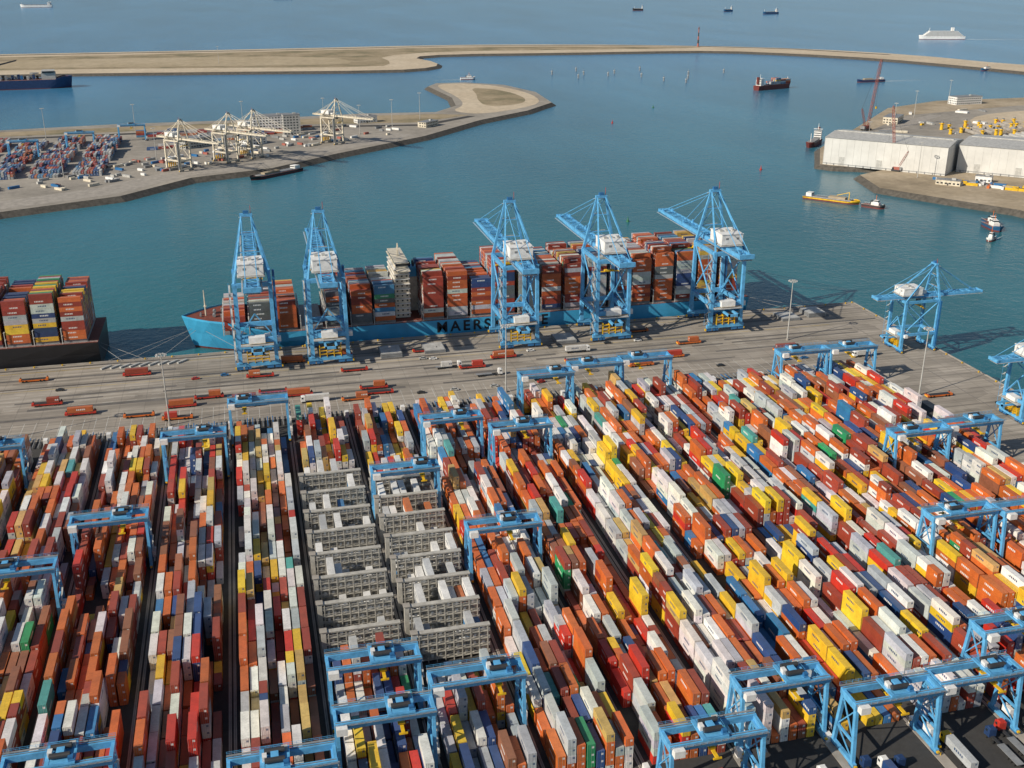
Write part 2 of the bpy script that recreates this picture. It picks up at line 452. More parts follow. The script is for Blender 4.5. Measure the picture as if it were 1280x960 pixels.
asc_frame=q.mesh('asc_portal_frame')
q=MB()
q.box(0,0,21.75,7.6,8.4,.5,BLUE)
for s_ in (-1,1):
    q.box(0,s_*4.1,22.8,7.6,.07,.07,BLUE); q.box(s_*3.8,0,22.8,.07,8.4,.07,BLUE); q.box(0,s_*4.1,22.3,7.6,.05,.05,BLUE)
q.cyl((-2.6,-1.8,23),(2.6,-1.8,23),.75,DARK,12); q.cyl((-2.6,1.8,23),(2.6,1.8,23),.75,DARK,12)
q.box(0,0,22.7,2.0,2.6,1.4,BLUE); q.box(-2.6,0,22.7,1.2,1.8,1.6,WHITE); q.box(2.8,-2.8,22.6,1.3,1.5,1.3,BLUE2)
q.box(2.6,2.8,22.5,1.6,1.2,1.1,LGREY)
for x in (-1,1):
    for y in (-2.4,2.4): q.beam((x*1.1,y,21.5),(x*.9,y,17.4),.09,.09,DARK)
q.box(0,0,17.2,2.0,5.5,.5,YEL); q.box(0,0,16.7,1.0,12.1,.35,YEL)
for s_ in (-6,6): q.box(0,s_,16.6,2.44,.4,.5,YEL)
asc_tr=q.mesh('asc_trolley')
ASC=[(-3,350),(-2,380),(-1,452),(0,485),(3,443),(4,427),(2,396),(3,341),(5,487),(6,495),(7,497),(10,487),(11,486),(1,270),(1,245),(2,255),(-2,246),(0,231),
     (4,215),(5,232),(6,219),(7,221),(10,379),(11,382),(9,309),(10,306),(8,240),(-4,460),(-5,300),(-6,420),(-4,250),(9,236),(10,225)]
for i,(bk,y) in enumerate(ASC):
    xc=-19+28.5*bk+14.25
    e=empty('stacking_gantry_crane',(xc,y,.09))
    obj('portal_frame',asc_frame,e); obj('hoist_trolley',asc_tr,e,(R.uniform(-7,7),0,0))

# ------------------------------------------------------------------ ship-to-shore cranes
def sts_meshes(C1,C2,houseM,tag,TIP=94):
    q=MB()
    for y in (-15,15):
        q.box(0,y,3.6,24.5,1.7,2.0,C1)
        for x in (-8.4,8.4):
            for d in (-2.2,2.2):
                q.box(x+d,y,1.6,3.6,1.2,1.5,C2)
                for e_ in (-1,1): q.cyl((x+d+e_,y-.4,.6),(x+d+e_,y+.4,.6),.55,DARK,10)
        q.box(12.8,y,1.6,.8,1.2,1.2,YEL); q.box(-12.8,y,1.6,.8,1.2,1.2,YEL)
        for x in (-10,10): q.beam((x,y,4.5),(x*.97,y,50),2.2,2.3,C1,1.7,2.0)
        q.box(0,y,17.5,19,1.6,2.6,C1); q.box(0,y,49.6,21.6,1.7,2.4,C1)
        if y<0: q.beam((-9.8,y,19),(0,y,33),.6,.6,C1); q.beam((9.8,y,19),(0,y,33),.6,.6,C1)
    for x in (-10,10):
        xx=x*.985
        q.box(x,0,17.5,1.6,28.4,2.4,C1); q.box(x*.97,0,49.4,1.6,28.2,2.2,C1)
        q.cyl((xx,-14.5,18.5),(xx,0,34),.5,C1,8); q.cyl((xx,14.5,18.5),(xx,0,34),.5,C1,8)
        q.cyl((xx,0,34),(xx,-14.5,48.5),.5,C1,8); q.cyl((xx,0,34),(xx,14.5,48.5),.5,C1,8)
        q.beam((x*.97,15,50.5),(x*.26,13,82),1.5,1.6,C1,1.0,1.1)
        q.beam((x*.97,-15,50.5),(x*.26,12,82),1.0,1.1,C1,.8,.8)
        q.cyl((x*.26,12,81),(x*.32,-34,54),.22,C1,6)
        if x>0: q.beam((x*.73,14.4,60.5),(-x*.73,14.4,60.5),.6,.6,C1); q.beam((x*.5,13.7,71),(-x*.5,13.7,71),.5,.5,C1)
        q.beam((x*.9,14.8,52),(0,14.4,60.5),.35,.35,C1); q.beam((x*.70,14.4,61),(0,13.7,71),.35,.35,C1)
    q.box(0,12.8,82.3,7,2.4,1.6,C1); q.box(0,12.8,84,3,1.6,1.6,C2); q.box(2.6,12.8,85.2,.2,.2,5,RED)
    for z in (60.5,71,80): q.box(0,15.2,z+.6,8,1.2,.12,LGREY)
    for k in range(14):
        z=4.5+k*3.2; s_=1 if k%2 else -1
        q.beam((-12.2,-15-2.2*s_,z),(-12.2,-15+2.2*s_,z+3.2),.9,.18,LGREY)
        q.box(-12.2,-15+2.6*s_,z+3.2,1.2,1.4,.12,LGREY)
        q.box(-12.7,-15,z+3.9,.07,6,.07,C1)
    for s_ in (-2.9,2.9): q.box(-12.7,-15+s_,27,.16,.16,47,C1)
    q.box(12.2,15,27,1.4,1.4,45,C2); q.box(11.9,-13,17,2.6,2.6,2.8,houseM)
    q.box(0,-12,15.6,18,14,.5,LGREY)
    for s_ in (-18.9,-5.2): q.box(0,s_,16.9,18,.08,.08,YEL)
    q.box(0,-15.6,18.2,9,5,3.6,houseM); q.box(5.8,-9,17.4,3.4,4.2,2.6,houseM); q.box(-6,-8.5,17.2,4,2.6,2.2,C1)
    for x in (-3,3): q.box(x,-19,13.6,1.0,16,1.4,C1)
    q.box(0,-26.5,13.6,7,1,1.4,C1)
    for z in (6.3,8.3,10.2): q.box(0,-15.0,z,12.2,2.0,.25,YEL)
    for x in (-6,-2,2,6): q.box(x,-15,8,.35,2.2,7,YEL)
    frame=q.mesh(tag+'_portal_frame')
    q=MB()
    bl=TIP+37; md=TIP*.6
    for x in (-3.4,3.4):
        q.beam((x,-37,52.6),(x,md,52.6),1.2,2.6,C1); q.beam((x,md,52.6),(x,TIP,53.0),1.2,2.6,C1,1.0,1.5)
        q.box(x*1.5,-37+bl/2,51.6,.9,bl,.1,LGREY)
        for k in (.5,1.05): q.box(x*1.63,-37+bl/2,51.6+k,.06,bl,.06,C1)
        for i in range(int(bl/3)+1): q.box(x*1.63,-37+i*3,52.1,.07,.07,1.1,C1)
        q.cyl((x*.76,13.2,81.5),(x,TIP*.55,54.2),.26,C1,6); q.cyl((x*.76,13.2,82),(x,TIP-6,54),.26,C1,6)
        q.box(x,TIP*.55,54.6,.8,1.6,1.6,C1); q.box(x,TIP-6,54.4,.8,1.6,1.4,C1)
    nn=int(bl/6)
    for i in range(nn+1):
        y=-36+i*6
        if y>TIP-1: break
        q.box(0,y,53.4,6.2,.6,.8,C1)
        if i<nn: q.beam((-3.1 if i%2 else 3.1,y,53.4),(3.1 if i%2 else -3.1,min(TIP,y+6),53.4),.25,.25,C1)
    q.box(0,TIP+.2,53.0,8.6,1.0,2.0,C1); q.box(0,-37.4,53,9.5,1.2,2.6,C1)
    q.box(0,TIP+2,52,6,2.6,.15,LGREY)
    q.box(0,-34,50.6,8,6,.2,LGREY); q.box(2,-34,51.6,2.6,3,1.8,houseM)
    boom=q.mesh(tag+'_boom')
    q=MB()
    q.box(0,-8,58.3,13.5,17,6.2,houseM); q.box(0,-8,61.6,14.1,17.6,.4,houseM)
    q.box(0,-8,54.7,15,19,.5,LGREY)
    for x in (-4,0,4): q.box(x,-8,62.3,2,2.6,1.1,LGREY)
    for s_ in (-7.4,7.4): q.box(s_,-8,56,.08,19,.08,C1)
    for s_ in (-1,1): q.box(s_*3.4,-16.56,59,1.6,.12,1.2,GREY)
    q.box(6.78,-8,57,.1,1.2,2.2,GREY)
    q.box(0,4,56.2,7,5,2.8,houseM)
    house=q.mesh(tag+'_machinery_house')
    q=MB()
    q.box(0,0,50.6,7.6,7.4,.9,C2); q.box(0,0,51.4,5,5,.8,GREY)
    q.box(2.6,-4.6,48.4,2.4,2.8,2.6,GLASS); q.box(2.6,-4.6,49.9,2.6,3.0,.3,houseM)
    zz=42
    for x in (-1.8,1.8):
        for y in (-1.8,1.8): q.beam((x,y,50.2),(x*.6,y*.5,zz),.1,.1,DARK)
    q.box(0,0,zz-.4,6,2.2,.9,YEL); q.box(0,0,zz-1.1,12.1,.9,.5,YEL)
    for s_ in (-6,6): q.box(s_,0,zz-1.2,.4,2.44,.6,YEL)
    tro=q.mesh(tag+'_trolley')
    return frame,boom,house,tro
STS=sts_meshes(BLUE,BLUE2,WHITE,'sts')
STF=sts_meshes(BLUE,BLUE2,WHITE,'stf',58)
STW=sts_meshes(CREAM,GREY,WHITE,'stw')
def sts(x,y,rz=0,sc=1,ms=STS,ty=30):
    e=empty('ship_to_shore_crane',(x,y,.09),rz,sc)
    obj('portal_frame',ms[0],e); obj('boom',ms[1],e); obj('machinery_house',ms[2],e); obj('hoist_trolley',ms[3],e,(0,ty,0))
for x,ty in ((-3,28),(37,40),(149,24),(206,-6),(280,35)): sts(x,QY-20,0,1,STS,ty)
for y,ty in ((527,5),(421,20),(330,20)): sts(QX-16,y,math.radians(-90),(.72,.72,.62),STF,ty)
for x,y in ((-72,1235),(-22,1278),(6,1300),(108,1380)): sts(x,y,math.radians(222),(.75,.75,.66),STW,R.uniform(0,40))

# ------------------------------------------------------------------ ships
def hull(name,L,B,zd,mh,raise_bow=5,mid=None,zwl=ZW,sternw=.9,flare=.62,deck=DECK):
    """bow towards -x, centred at origin, z absolute"""
    T=[0,.01,.025,.045,.07,.1,.14,.19,.25,.33,.45,.6,.75,.86,.94,1.0]
    lev=[zwl-4,zwl+1.3,zwl+1.3+(zd-zwl-1.3)*.5,zd]
    q=MB(); ids=[]
    for t in T:
        row=[]
        bow=max(0,1-t/.16); sheer=raise_bow*min(1,max(0,(0.13-t)/.05)) if raise_bow else 0
        for li,z in enumerate(lev):
            k=li/3
            ln=.26*(1-k)+.15*k
            pw=1.7*(1-k)+2.6*k
            wd=B/2*(1-(max(0,1-t/ln))**pw)
            if t>.8: wd*=1-(1-sternw)*(1-k)*((t-.8)/.2)**2*2.2
            rk=(1-k)*L*.022*bow
            zz=z+(sheer if li==3 else sheer*.5 if li==2 else 0)
            row.append((-L/2+t*L+rk,max(wd,.15),zz))
        ids.append(row)
    for sgn in (-1,1):
        for row in ids:
            for p in row: q.v.append((p[0],sgn*p[1],p[2]))
    n=len(T)
    def id_(s,i,l): return (0 if s<0 else n*4)+i*4+l
    for s in (-1,1):
        for i in range(n-1):
            for l in range(3):
                f=(id_(s,i,l),id_(s,i+1,l),id_(s,i+1,l+1),id_(s,i,l+1))
                q.f.append(f if s<0 else f[::-1]); q.m.append(q.mi(BOOT if l==0 else (mid if (mid and l==1) else mh)))
    for i in range(n-1):
        q.f.append((id_(-1,i,3),id_(-1,i+1,3),id_(1,i+1,3),id_(1,i,3))); q.m.append(q.mi(deck))
    for l in range(3):
        q.f.append((id_(-1,n-1,l),id_(1,n-1,l),id_(1,n-1,l+1),id_(-1,n-1,l+1))); q.m.append(q.mi(mh))
        q.f.append((id_(1,0,l),id_(-1,0,l),id_(-1,0,l+1),id_(1,0,l+1))); q.m.append(q.mi(mh))
    for s in (-1,1):
        for i in range(n-1):
            a=ids[i][3];c=ids[i+1][3]; th=.25
            if T[i]<.12: q.beam((a[0],s*(a[1]-.1),a[2]+.5),(c[0],s*(c[1]-.1),c[2]+.5),th,1.2,mh)
            else:
                for k in (.5,1.0): q.beam((a[0],s*(a[1]-.2),a[2]+k),(c[0],s*(c[1]-.2),c[2]+k),.07,.07,WHITE)
    return q
def big_ship(cx,cy,L,B,zd,mh,bays,palette,name,house_x,txt=None,mid=None):
    e=empty(name,(cx,cy,0))
    q=hull('h',L,B,zd,mh,6,mid)
    obj('hull',q.mesh('ship_hull'),e)
    q=MB(); C=[]
    nrow=int((B-2)/2.6)
    for (bx,tiers) in bays:
        q.box(bx,0,zd+.9,12.6,B-5,1.8,DECK if L<340 else GREY)
        q.box(bx-6.9,0,zd+4.5,.7,B-1.5,.3,LGREY); q.box(bx-6.9,0,zd+9,.7,B-1.5,.3,LGREY)
        for i in range(9):
            yy=-B/2+1+i*(B-2)/8; q.box(bx-6.9,yy,zd+4.6,.45,.35,9.2,LGREY)
        if tiers<=0: continue
        t=(bx+L/2)/L; lim=B/2*(1-(max(0,1-t/.15))**2.6)
        favor=pick(palette); fav2=pick(palette)
        for r in range(nrow):
            y=(r-(nrow-1)/2)*2.6
            if abs(y)+1.3>lim: continue
            tt=max(0,int(tiers+R.choice([0,0,0,0,0,0,-1,-1]))); z=zd+1.9
            runc=R.choice([favor,fav2,pick(palette)])
            for k in range(tt):
                if R.random()<.6: runc=R.choice([favor,fav2,pick(palette),pick(palette)])
                hh=2.75
                cc=tuple(min(.8,a*R.uniform(.92,1.08)) for a in runc)
                C.append((bx,y,z,12.19,0,hh,cc,R.random())); z+=hh+.05
    obj('hatch_and_lashing_bridges',q.mesh('lashing'),e)
    obj('container_cargo',container_mesh('container_cargo',C),e)
    q=MB(); hx=house_x
    for k in range(10):
        q.box(hx,0,zd+1.8+k*3.1,9,B*.62,2.7,CREAM); q.box(hx,0,zd+3.3+k*3.1,9.8,B*.66,.35,WHITE)
        for i in range(10):
            q.box(hx-4.53,-B*.27+i*B*.06,zd+2.1+k*3.1,.1,1.0,.9,GLASS); q.box(hx+4.53,-B*.27+i*B*.06,zd+2.1+k*3.1,.1,1.0,.9,GLASS)
        for i in range(3): q.box(hx-3+i*3,-B*.31-.03,zd+2.1+k*3.1,1.0,.1,.9,GLASS)
    z=zd+1.8+31
    q.box(hx,0,z-.3,8,B+1,.5,CREAM); q.box(hx,0,z+1.4,7.4,B*.7,3.0,CREAM); q.box(hx,0,z+1.7,7.6,B*.71,1.2,GLASS); q.box(hx,0,z+3.1,8.4,B*.74,.4,CREAM)
    q.box(hx,0,z+7,1.4,1.4,8,CREAM,tap=.5); q.box(hx,0,z+7.5,.5,8,.4,CREAM); q.box(hx,0,z+9.5,.4,5,.4,CREAM)
    q.cyl((hx+1,3,z+3),(hx+1,3,z+5.6),1.2,WHITE,12,.4)
    obj('deckhouse',q.mesh('deckhouse'),e)
    q=MB(); fx=hx+8.6
    q.box(fx,4,zd+11,6,10,22,CREAM); q.box(fx,4,zd+25,5.6,9,6,HULLB if mh is HULLB else mh,tap=.9)
    for i in range(4): q.cyl((fx-1.2+i%2*2.4,2+i//2*4,zd+28),(fx-1.2+i%2*2.4,2+i//2*4,zd+30.5),.6,DARK,8)
    obj('funnel',q.mesh('funnel'),e)
    q=MB(); bx=-L/2
    q.cyl((bx+14,0,zd+6),(bx+14,0,zd+22),.5,CREAM,8,.25); q.box(bx+14,0,zd+17,.3,5,.3,CREAM); q.box(bx+14,0,zd+12,1.6,2.4,.2,CREAM)
    for s in (-1,1):
        q.cyl((bx+19,s*4-1.5,zd+7.2),(bx+19,s*4+1.5,zd+7.2),1.0,GREY,10); q.box(bx+24,s*6,zd+7,2.5,3,2,GREY)
        q.cyl((bx+11,s*2-.8,zd+6.8),(bx+11,s*2+.8,zd+6.8),.6,GREY,10)
    q.box(bx+31,0,zd+7.5,.5,B*.72,4,mh)
    obj('foredeck_gear',q.mesh('foredeck'),e)
    if txt:
        cu=bpy.data.curves.new('hull_lettering','FONT'); cu.body=txt; cu.size=9.2; cu.space_character=1.36; cu.extrude=.05; cu.offset=.22
        cu.materials.append(INK); t=bpy.data.objects.new('hull_lettering',cu); scene.collection.objects.link(t)
        t.parent=e; t.location=(105-cx,-B/2-.08,zd-7.6); t.rotation_euler=(math.radians(90),0,0)
    return e
cx=134; bays=[]
prof={-15:4,0:6,15:6,30:0,45:7,60:8,74:8, 104:10,119:10,134:8,149:11,164:11,179:10,194:11,209:11,224:10,239:11,254:12,269:12,284:12,299:9}
for x_,t_ in prof.items(): bays.append((x_-cx,t_))
big_ship(cx,QY+3+25,360,50,8.5,HULLB,bays,PALS,'container_ship',86-cx,'MAERSK LINE')
cx2=-92-175
bays=[(x_-cx2,t_) for x_,t_ in zip(range(-104,-330,-15),[9,10,9,10,9,8,9,10,0,9,10,9,9,8,8,5])]
PAL2=[((.30,.05,.035),30),((.55,.13,.04),16),((.72,.46,.05),20),((.5,.5,.5),12),((.62,.61,.58),4),((.03,.06,.15),6),((.04,.25,.12),1)]
big_ship(cx2,QY+3+24,350,48,11,HULLK,bays,PAL2,'container_ship',-239-cx2)

q=MB()
for a,b_ in (((-40,632,11),(-75,QY-1.8,.6)),((-41,630,11),(-88,QY-1.8,.6)),((-38,628,11),(-58,QY-1.8,.6)),((-32,625,11),(-12,QY-1.8,.6)),((-95,630,8),(-80,QY-1.8,.6)),((-95,632,8),(-68,QY-1.8,.6)),((312,625,7),(338,QY-1.8,.6)),((312,627,7),(353,QY-1.8,.6))):
    q.beam(a,b_,.14,.14,LGREY)
obj('mooring_lines',q.mesh('mooring_lines'))

# ------------------------------------------------------------------ light masts
q=MB()
q.cyl((0,0,0),(0,0,1),.9,CONC,10); q.cyl((0,0,1),(0,0,38),.42,LGREY,10,.2)
for k in range(10):
    t=2*math.pi*k/10; nx=2*math.pi*(k+1)/10
    q.beam((2*math.cos(t),2*math.sin(t),37.4),(2*math.cos(nx),2*math.sin(nx),37.4),.15,.15,LGREY)
    if k%2==0: q.beam((0,0,37.4),(2*math.cos(t),2*math.sin(t),37.4),.12,.12,LGREY)
    q.box(2.3*math.cos(t),2.3*math.sin(t),37.2,.8,.8,.45,LAMP,t)
mast=q.mesh('light_mast')
for x,y in ((-48.5,513),(124,516),(310,557),(336,459),(-220,513),(-130,513),(338,330)): obj('light_mast',mast,None,(x,y,0))

# ------------------------------------------------------------------ vehicles
def wheels(q,xs,yw,r,z=None):
    for x in xs:
        for s in (-1,1): q.cyl((x,s*(yw-.3),r),(x,s*(yw+.1),r),r,RUBBER,12)
def agv_mesh(col):
    q=MB(); q.box(0,0,1.1,14.6,2.9,.7,col); q.box(0,0,1.55,12.6,2.5,.25,DARK)
    for s in (-1,1):
        q.box(s*6.9,0,1.25,1.2,3.0,1.1,col); q.box(s*7.52,0,1.1,.1,2.4,.5,YEL)
        q.box(s*6.9,1.1,2.1,.5,.5,.7,DARK)
    wheels(q,(-5.4,-3.6,3.6,5.4),1.35,.62); return q.mesh('agv')
AGV=agv_mesh(RED); AGVO=agv_mesh(ORG)
def truck_mesh(col):
    q=MB()
    q.box(-6.2,0,2.3,2.2,2.45,2.6,col); q.box(-7.1,0,1.5,.7,2.4,1.3,col,0); q.box(-7.32,0,2.75,.06,2.2,1.0,GLASS)
    for s in (-1,1): q.box(-6.5,s*1.24,2.8,.9,.05,.8,GLASS)
    q.box(-6.0,0,3.75,1.6,2.1,.5,col,tap=.8)
    q.box(.5,0,1.15,14.0,1.0,.35,DARK); q.box(3,0,1.35,9,2.4,.15,GREY)
    wheels(q,(-6.5,-3.6,3.2,4.6,6.0),1.15,.52); return q.mesh('truck')
TR=[truck_mesh(c) for c in (WHITE,RED,YEL,NAVY)]
def load(e,x,L=12.19,z=1.72,col=None):
    o=obj('loaded_container',container_mesh('loaded_container',[(x,0,z,L,0,2.6,col or pick(PAL),R.random())]),e)
VEH=[(-93,538,0,12),(-64,528,1,0),(-3,570,0,6),(24,527,2,12),(101,559,2,6),(249,565,1,6),(114,556,0,6),(45,524,1,6),(58,530,0,0),(-30,545,0,6),(-12,536,1,12),(16,537,0,12),(56,538,0,6),
     (175,552,0,0),(230,545,1,12),(300,540,0,12),(345,455,1,0),(135,568,0,12),(340,520,2,12),(-150,540,0,12),(-45,520,1,6),(3,545,0,0)]
for i in range(24):
    x=R.uniform(-130,300); y=QY-R.choice([50,56,62,75,81,88,24,28])
    if all(abs(x-a[0])>20 or abs(y-a[1])>4.5 for a in VEH): VEH.append((x,y,R.choice([0,0,1,2]),R.choice([0,0,6,12])))
for x,y,kind,ld in VEH:
    if kind==2:
        e=empty('container_truck',(x,y,.01),R.choice([0,math.pi])); obj('tractor_and_chassis',TR[0],e)
        if ld: load(e,1.2,12.19 if ld==12 else 6.06,1.45,(.66,.65,.62))
    else:
        e=empty('container_transport_vehicle',(x,y,.01),R.uniform(-.03,.03)); obj('chassis',AGV if kind==0 else AGVO,e)
        if ld: load(e,0 if ld==12 else R.choice([-3,3]),12.19 if ld==12 else 6.06,1.72,R.choice([(.5,.05,.03),(.5,.13,.04),(.5,.13,.04),(.3,.055,.03)]))
def car_mesh(col):
    q=MB(); q.box(0,0,.62,4.4,1.8,.62,col,0,.97); q.box(-.2,0,1.15,2.4,1.65,.5,GLASS,0,.82); q.box(-.2,0,1.43,1.8,1.3,.06,col)
    wheels(q,(-1.4,1.4),.85,.33); return q.mesh('car')
CARS=[car_mesh(c) for c in (WHITE,DARK,LGREY,RED,BLUE2)]
for i in range(16): obj('service_car',R.choice(CARS),None,(R.uniform(-120,340),QY-R.choice([12,42,92,40]),.02),R.choice([0,.1,3.1]))
q=MB()
for i in range(-6,13):
    x=-19+28.5*i
    q.box(x,212,.12,3.2,30,.24,CONC)
    for s in (198,212,226): q.cyl((x,s,.2),(x,s,1.3),.12,YEL,6)
    q.box(x,226,1.4,1.6,2.2,2.6,WHITE)
obj('truck_lane_islands',q.mesh('truck_lane_islands'))
for i in range(4,12):
    for j in range(5):
        if R.random()<.65:
            x=-19+28.5*i+4.6+j*4.8; y=R.uniform(203,212)
            e=empty('container_truck',(x,y,.02),math.radians(-90)+R.uniform(-.02,.02)); obj('tractor_and_chassis',R.choice(TR),e)
            if R.random()<.5: load(e,1.2,12.19,1.45)
q=MB()
for y in (160,168,176,184): strip(-300,y,380,y,.2,LINE,.012)
for i in range(30):
    x=60+i*7; strip(x,150,x,157,.15,LINE,.012)
obj('yard_road_markings',q.mesh('yard_road_markings'))
for i in range(30):
    obj('parked_car',R.choice(CARS),None,(170+R.randint(0,40)*3.2,R.choice([186,191,196]),.02),math.radians(90)+R.uniform(-.05,.05))
q=MB()
for i in range(9):
    x=-90+i*5.2; q.beam((x,603,.5),(x+5,608,.5),1.4,.9,LGREY)
obj('mooring_gangway_gear',q.mesh('gangway'))
def hatch(x,y,n):
    q=MB()
    for k in range(n):
        q.box(0,0,.5+k*1.0,12.4,14,.75,GREY); q.box(0,0,.92+k*1.0,11.6,13,.12,LGREY)
    obj('hatch_cover_stack',q.mesh('hatch_cover'),None,(x,y,0))
hatch(330,597,2); hatch(350,600,3); hatch(72,590,3); hatch(98,592,2); hatch(178,590,2)

# ------------------------------------------------------------------ surroundings
PEN=[(-900,600+80),(-520,760),(-224,1055),(-123,1104),(-58,1186),(27,1223),(105,1302),(230,1413),(333,1543),(427,1629),(490,1716),(503,1864),(476,1991),(413,2050),(359,2048),(335,1998),(345,1819),(331,1713),(287,1645),(173,1654),(-4,1626),(-168,1625),(-321,1600),(-1500,1560),(-2500,1500),(-2500,700)]
sheet('peninsula_ground',PEN,0,TERR,ROCK,14)
sheet('sand_spit_beach',smooth([(345,1600),(425,1655),(478,1725),(489,1860),(462,1975),(412,2034),(368,2034),(348,1995),(357,1819),(345,1713),(310,1650)],2),.05,SAND)
sheet('dune_grass_area',smooth([(375,1690),(430,1700),(462,1760),(462,1860),(440,1930),(405,1960),(395,1850),(380,1780)],2),.1,DUNE)
sheet('dune_grass_verge',[(-900,1545),(-168,1590),(0,1600),(170,1628),(285,1620),(330,1600),(240,1540),(60,1560),(-150,1548),(-900,1500)],.05,DUNE)
sheet('access_road',[(-1000,1478),(-300,1522),(40,1545),(245,1520),(325,1590),(335,1583),(250,1506),(40,1530),(-300,1508),(-1000,1462)],.1,ASPH)
sheet('quay_apron_far',[(-224,1066),(-128,1116),(-62,1196),(22,1233),(98,1312),(222,1423),(200,1448),(76,1338),(0,1262),(-84,1226),(-152,1148),(-240,1100)],.05,CONC)
sheet('breakwater_land',smooth([(-2500,2430),(-468,2424),(-77,2378),(313,2318),(415,2367),(440,2480),(400,2640),(507,2700),(783,2672),(1000,2665),(1202,2640),(1350,2500),(1467,2335),(1540,2130),(1600,1900),(1900,1500),(2300,1500),(1800,1950),(1672,2110),(1600,2420),(1450,2640),(1207,2816),(900,2940),(562,3006),(10,2969),(-563,2955),(-2500,2950)],1),0,SAND,ROCK,20)
sheet('breakwater_dunes',smooth([(-2500,2560),(-468,2520),(-77,2470),(300,2400),(340,2500),(330,2680),(500,2790),(800,2760),(1180,2735),(1200,2760),(900,2860),(560,2915),(10,2880),(-563,2860),(-2500,2850)],1),.1,DUNE)
sheet('beach_field',smooth([(-1500,2600),(-468,2560),(-77,2510),(230,2470),(260,2560),(200,2700),(-100,2760),(-600,2760),(-1500,2780)],1),.2,ground_mat('dry_grass_field',[(.3,(.36,.29,.18)),(.7,(.47,.39,.27))],.005,.05))
sheet('causeway_road',[(-2500,2895),(10,2918),(560,2952),(900,2895),(1205,2782),(1400,2640),(1540,2420),(1552,2424),(1410,2648),(1210,2794),(903,2908),(562,2965),(10,2932),(-2500,2909)],.3,ASPH)
sheet('industrial_ground',[(622,962),(640,1030),(690,1055),(640,1085),(631,1100),(687,1201),(819,1342),(981,1522),(1109,1585),(1278,1589),(2600,1600),(2600,300),(900,300),(760,640),(700,790),(690,840),(655,900)],0,DIRT,ROCK,12)
sheet('industrial_pavement',[(660,1105),(705,1180),(830,1320),(960,1440),(1200,1500),(1500,1450),(1300,900),(850,900),(760,1020)],.05,TERR)
sheet('sand_storage_area',smooth([(960,1230),(1020,1400),(1200,1460),(1400,1400),(1300,1200),(1100,1170)],2),.1,SAND)
sheet('site_road',[(700,1180),(830,1310),(1000,1440),(1010,1425),(845,1295),(720,1165)],.1,CONC)

def shed(name,x0,y0,x1,y1,dep,h):
    dx,dy=x1-x0,y1-y0; L=math.hypot(dx,dy); a=math.atan2(dy,dx)
    e=empty(name,(x0,y0,0),a)
    q=MB()
    q.box(L/2,dep/2,h/2,L,dep,h,SHEDW)
    obj('walls',q.mesh('walls'),e)
    q=MB()
    n=int(L//8)
    for i in range(n+1): q.box(i*L/n,-.1,h/2,.35,.2,h,SHEDW)
    k=len(q.v); q.v+=[(-.8,-.8,h+.05),(L+.8,-.8,h+.05),(L+.8,dep/2,h+3.5),(-.8,dep/2,h+3.5),(-.8,dep+.8,h+.05),(L+.8,dep+.8,h+.05)]
    for f in ((0,1,2,3),(3,2,5,4),(0,3,4),(1,5,2)): q.f.append(tuple(k+i for i in f)); q.m.append(q.mi(LGREY))
    q.box(L/2,dep/2,h+3.8,L*.96,3,.8,LGREY)
    q.box(L/2,-.2,1.8,L,.25,.5,GREY)
    obj('roof_and_cladding_ribs',q.mesh('roof'),e)
    q=MB()
    for i in (2,7):
        if i<n: q.box((i+.5)*L/n,-.12,5.0,6.2,.3,10,LGREY)
    for i in range(n): q.box((i+.5)*L/n,-.1,1.2,1.2,.25,2.2,GREY)
    obj('doors',q.mesh('doors'),e)
shed('industrial_shed',634,1099,724,1002,70,30)
shed('industrial_shed',752,1022,842,925,90,29)
shed('warehouse',845,1010,925,930,70,27)
def simple_building(name,x,y,a,L,W_,h,wall=CREAM):
    e=empty(name,(x,y,0),a); q=MB(); q.box(0,0,h/2,L,W_,h,wall); obj('walls',q.mesh('walls'),e)
    q=MB(); q.box(0,0,h+.2,L+.8,W_+.8,.4,GREY); q.box(L*.2,0,h+1.2,4,3,1.8,LGREY); obj('roof',q.mesh('roof'),e)
    q=MB()
    for f in range(max(1,int(h//3.5))):
        for i in range(int(L//4)):
            for s in (-1,1): q.box(-L/2+2+i*4,s*(W_/2+.03),2+f*3.5,2.2,.12,1.5,GLASS)
        for i in range(max(1,int(W_//4))):
            for s in (-1,1): q.box(s*(L/2+.03),-W_/2+2+i*4,2+f*3.5,.12,2.2,1.5,GLASS)
    q.box(0,-W_/2-.05,1.1,1.4,.15,2.2,DARK); obj('windows_and_door',q.mesh('win'),e)
simple_building('office_building',37,1500,.1,50,22,22,WHITE); simple_building('office_building',62,1470,.1,22,14,26,LGREY)
simple_building('office_building',170,1560,.3,30,14,9,WHITE); simple_building('workshop_building',250,1500,.8,30,14,7,CREAM)
simple_building('workshop_building',-60,1400,.7,46,22,11,LGREY); simple_building('workshop_building',10,1400,.7,30,18,8,WHITE)
simple_building('gate_building',-380,1540,0,70,20,10,CREAM); simple_building('site_office',700,960,-.8,24,10,5,CREAM)
simple_building('site_office',900,1380,.8,40,20,9,CREAM)
simple_building('site_office',1130,1540,.1,50,20,12,WHITE)
simple_building('site_office',745,965,-.8,16,8,6,WHITE); simple_building('workshop_building',725,1215,.8,34,16,9,LGREY)
q=MB()
for i in range(8):
    for j in range(2):
        x=930+i*13;y=1150+i*5+j*75
        q.cyl((x,y,3),(x+12,y+56,3),2.6,CONC if j%2 else LGREY,14)
obj('steel_monopile_rows',q.mesh('monopiles'))
q=MB()
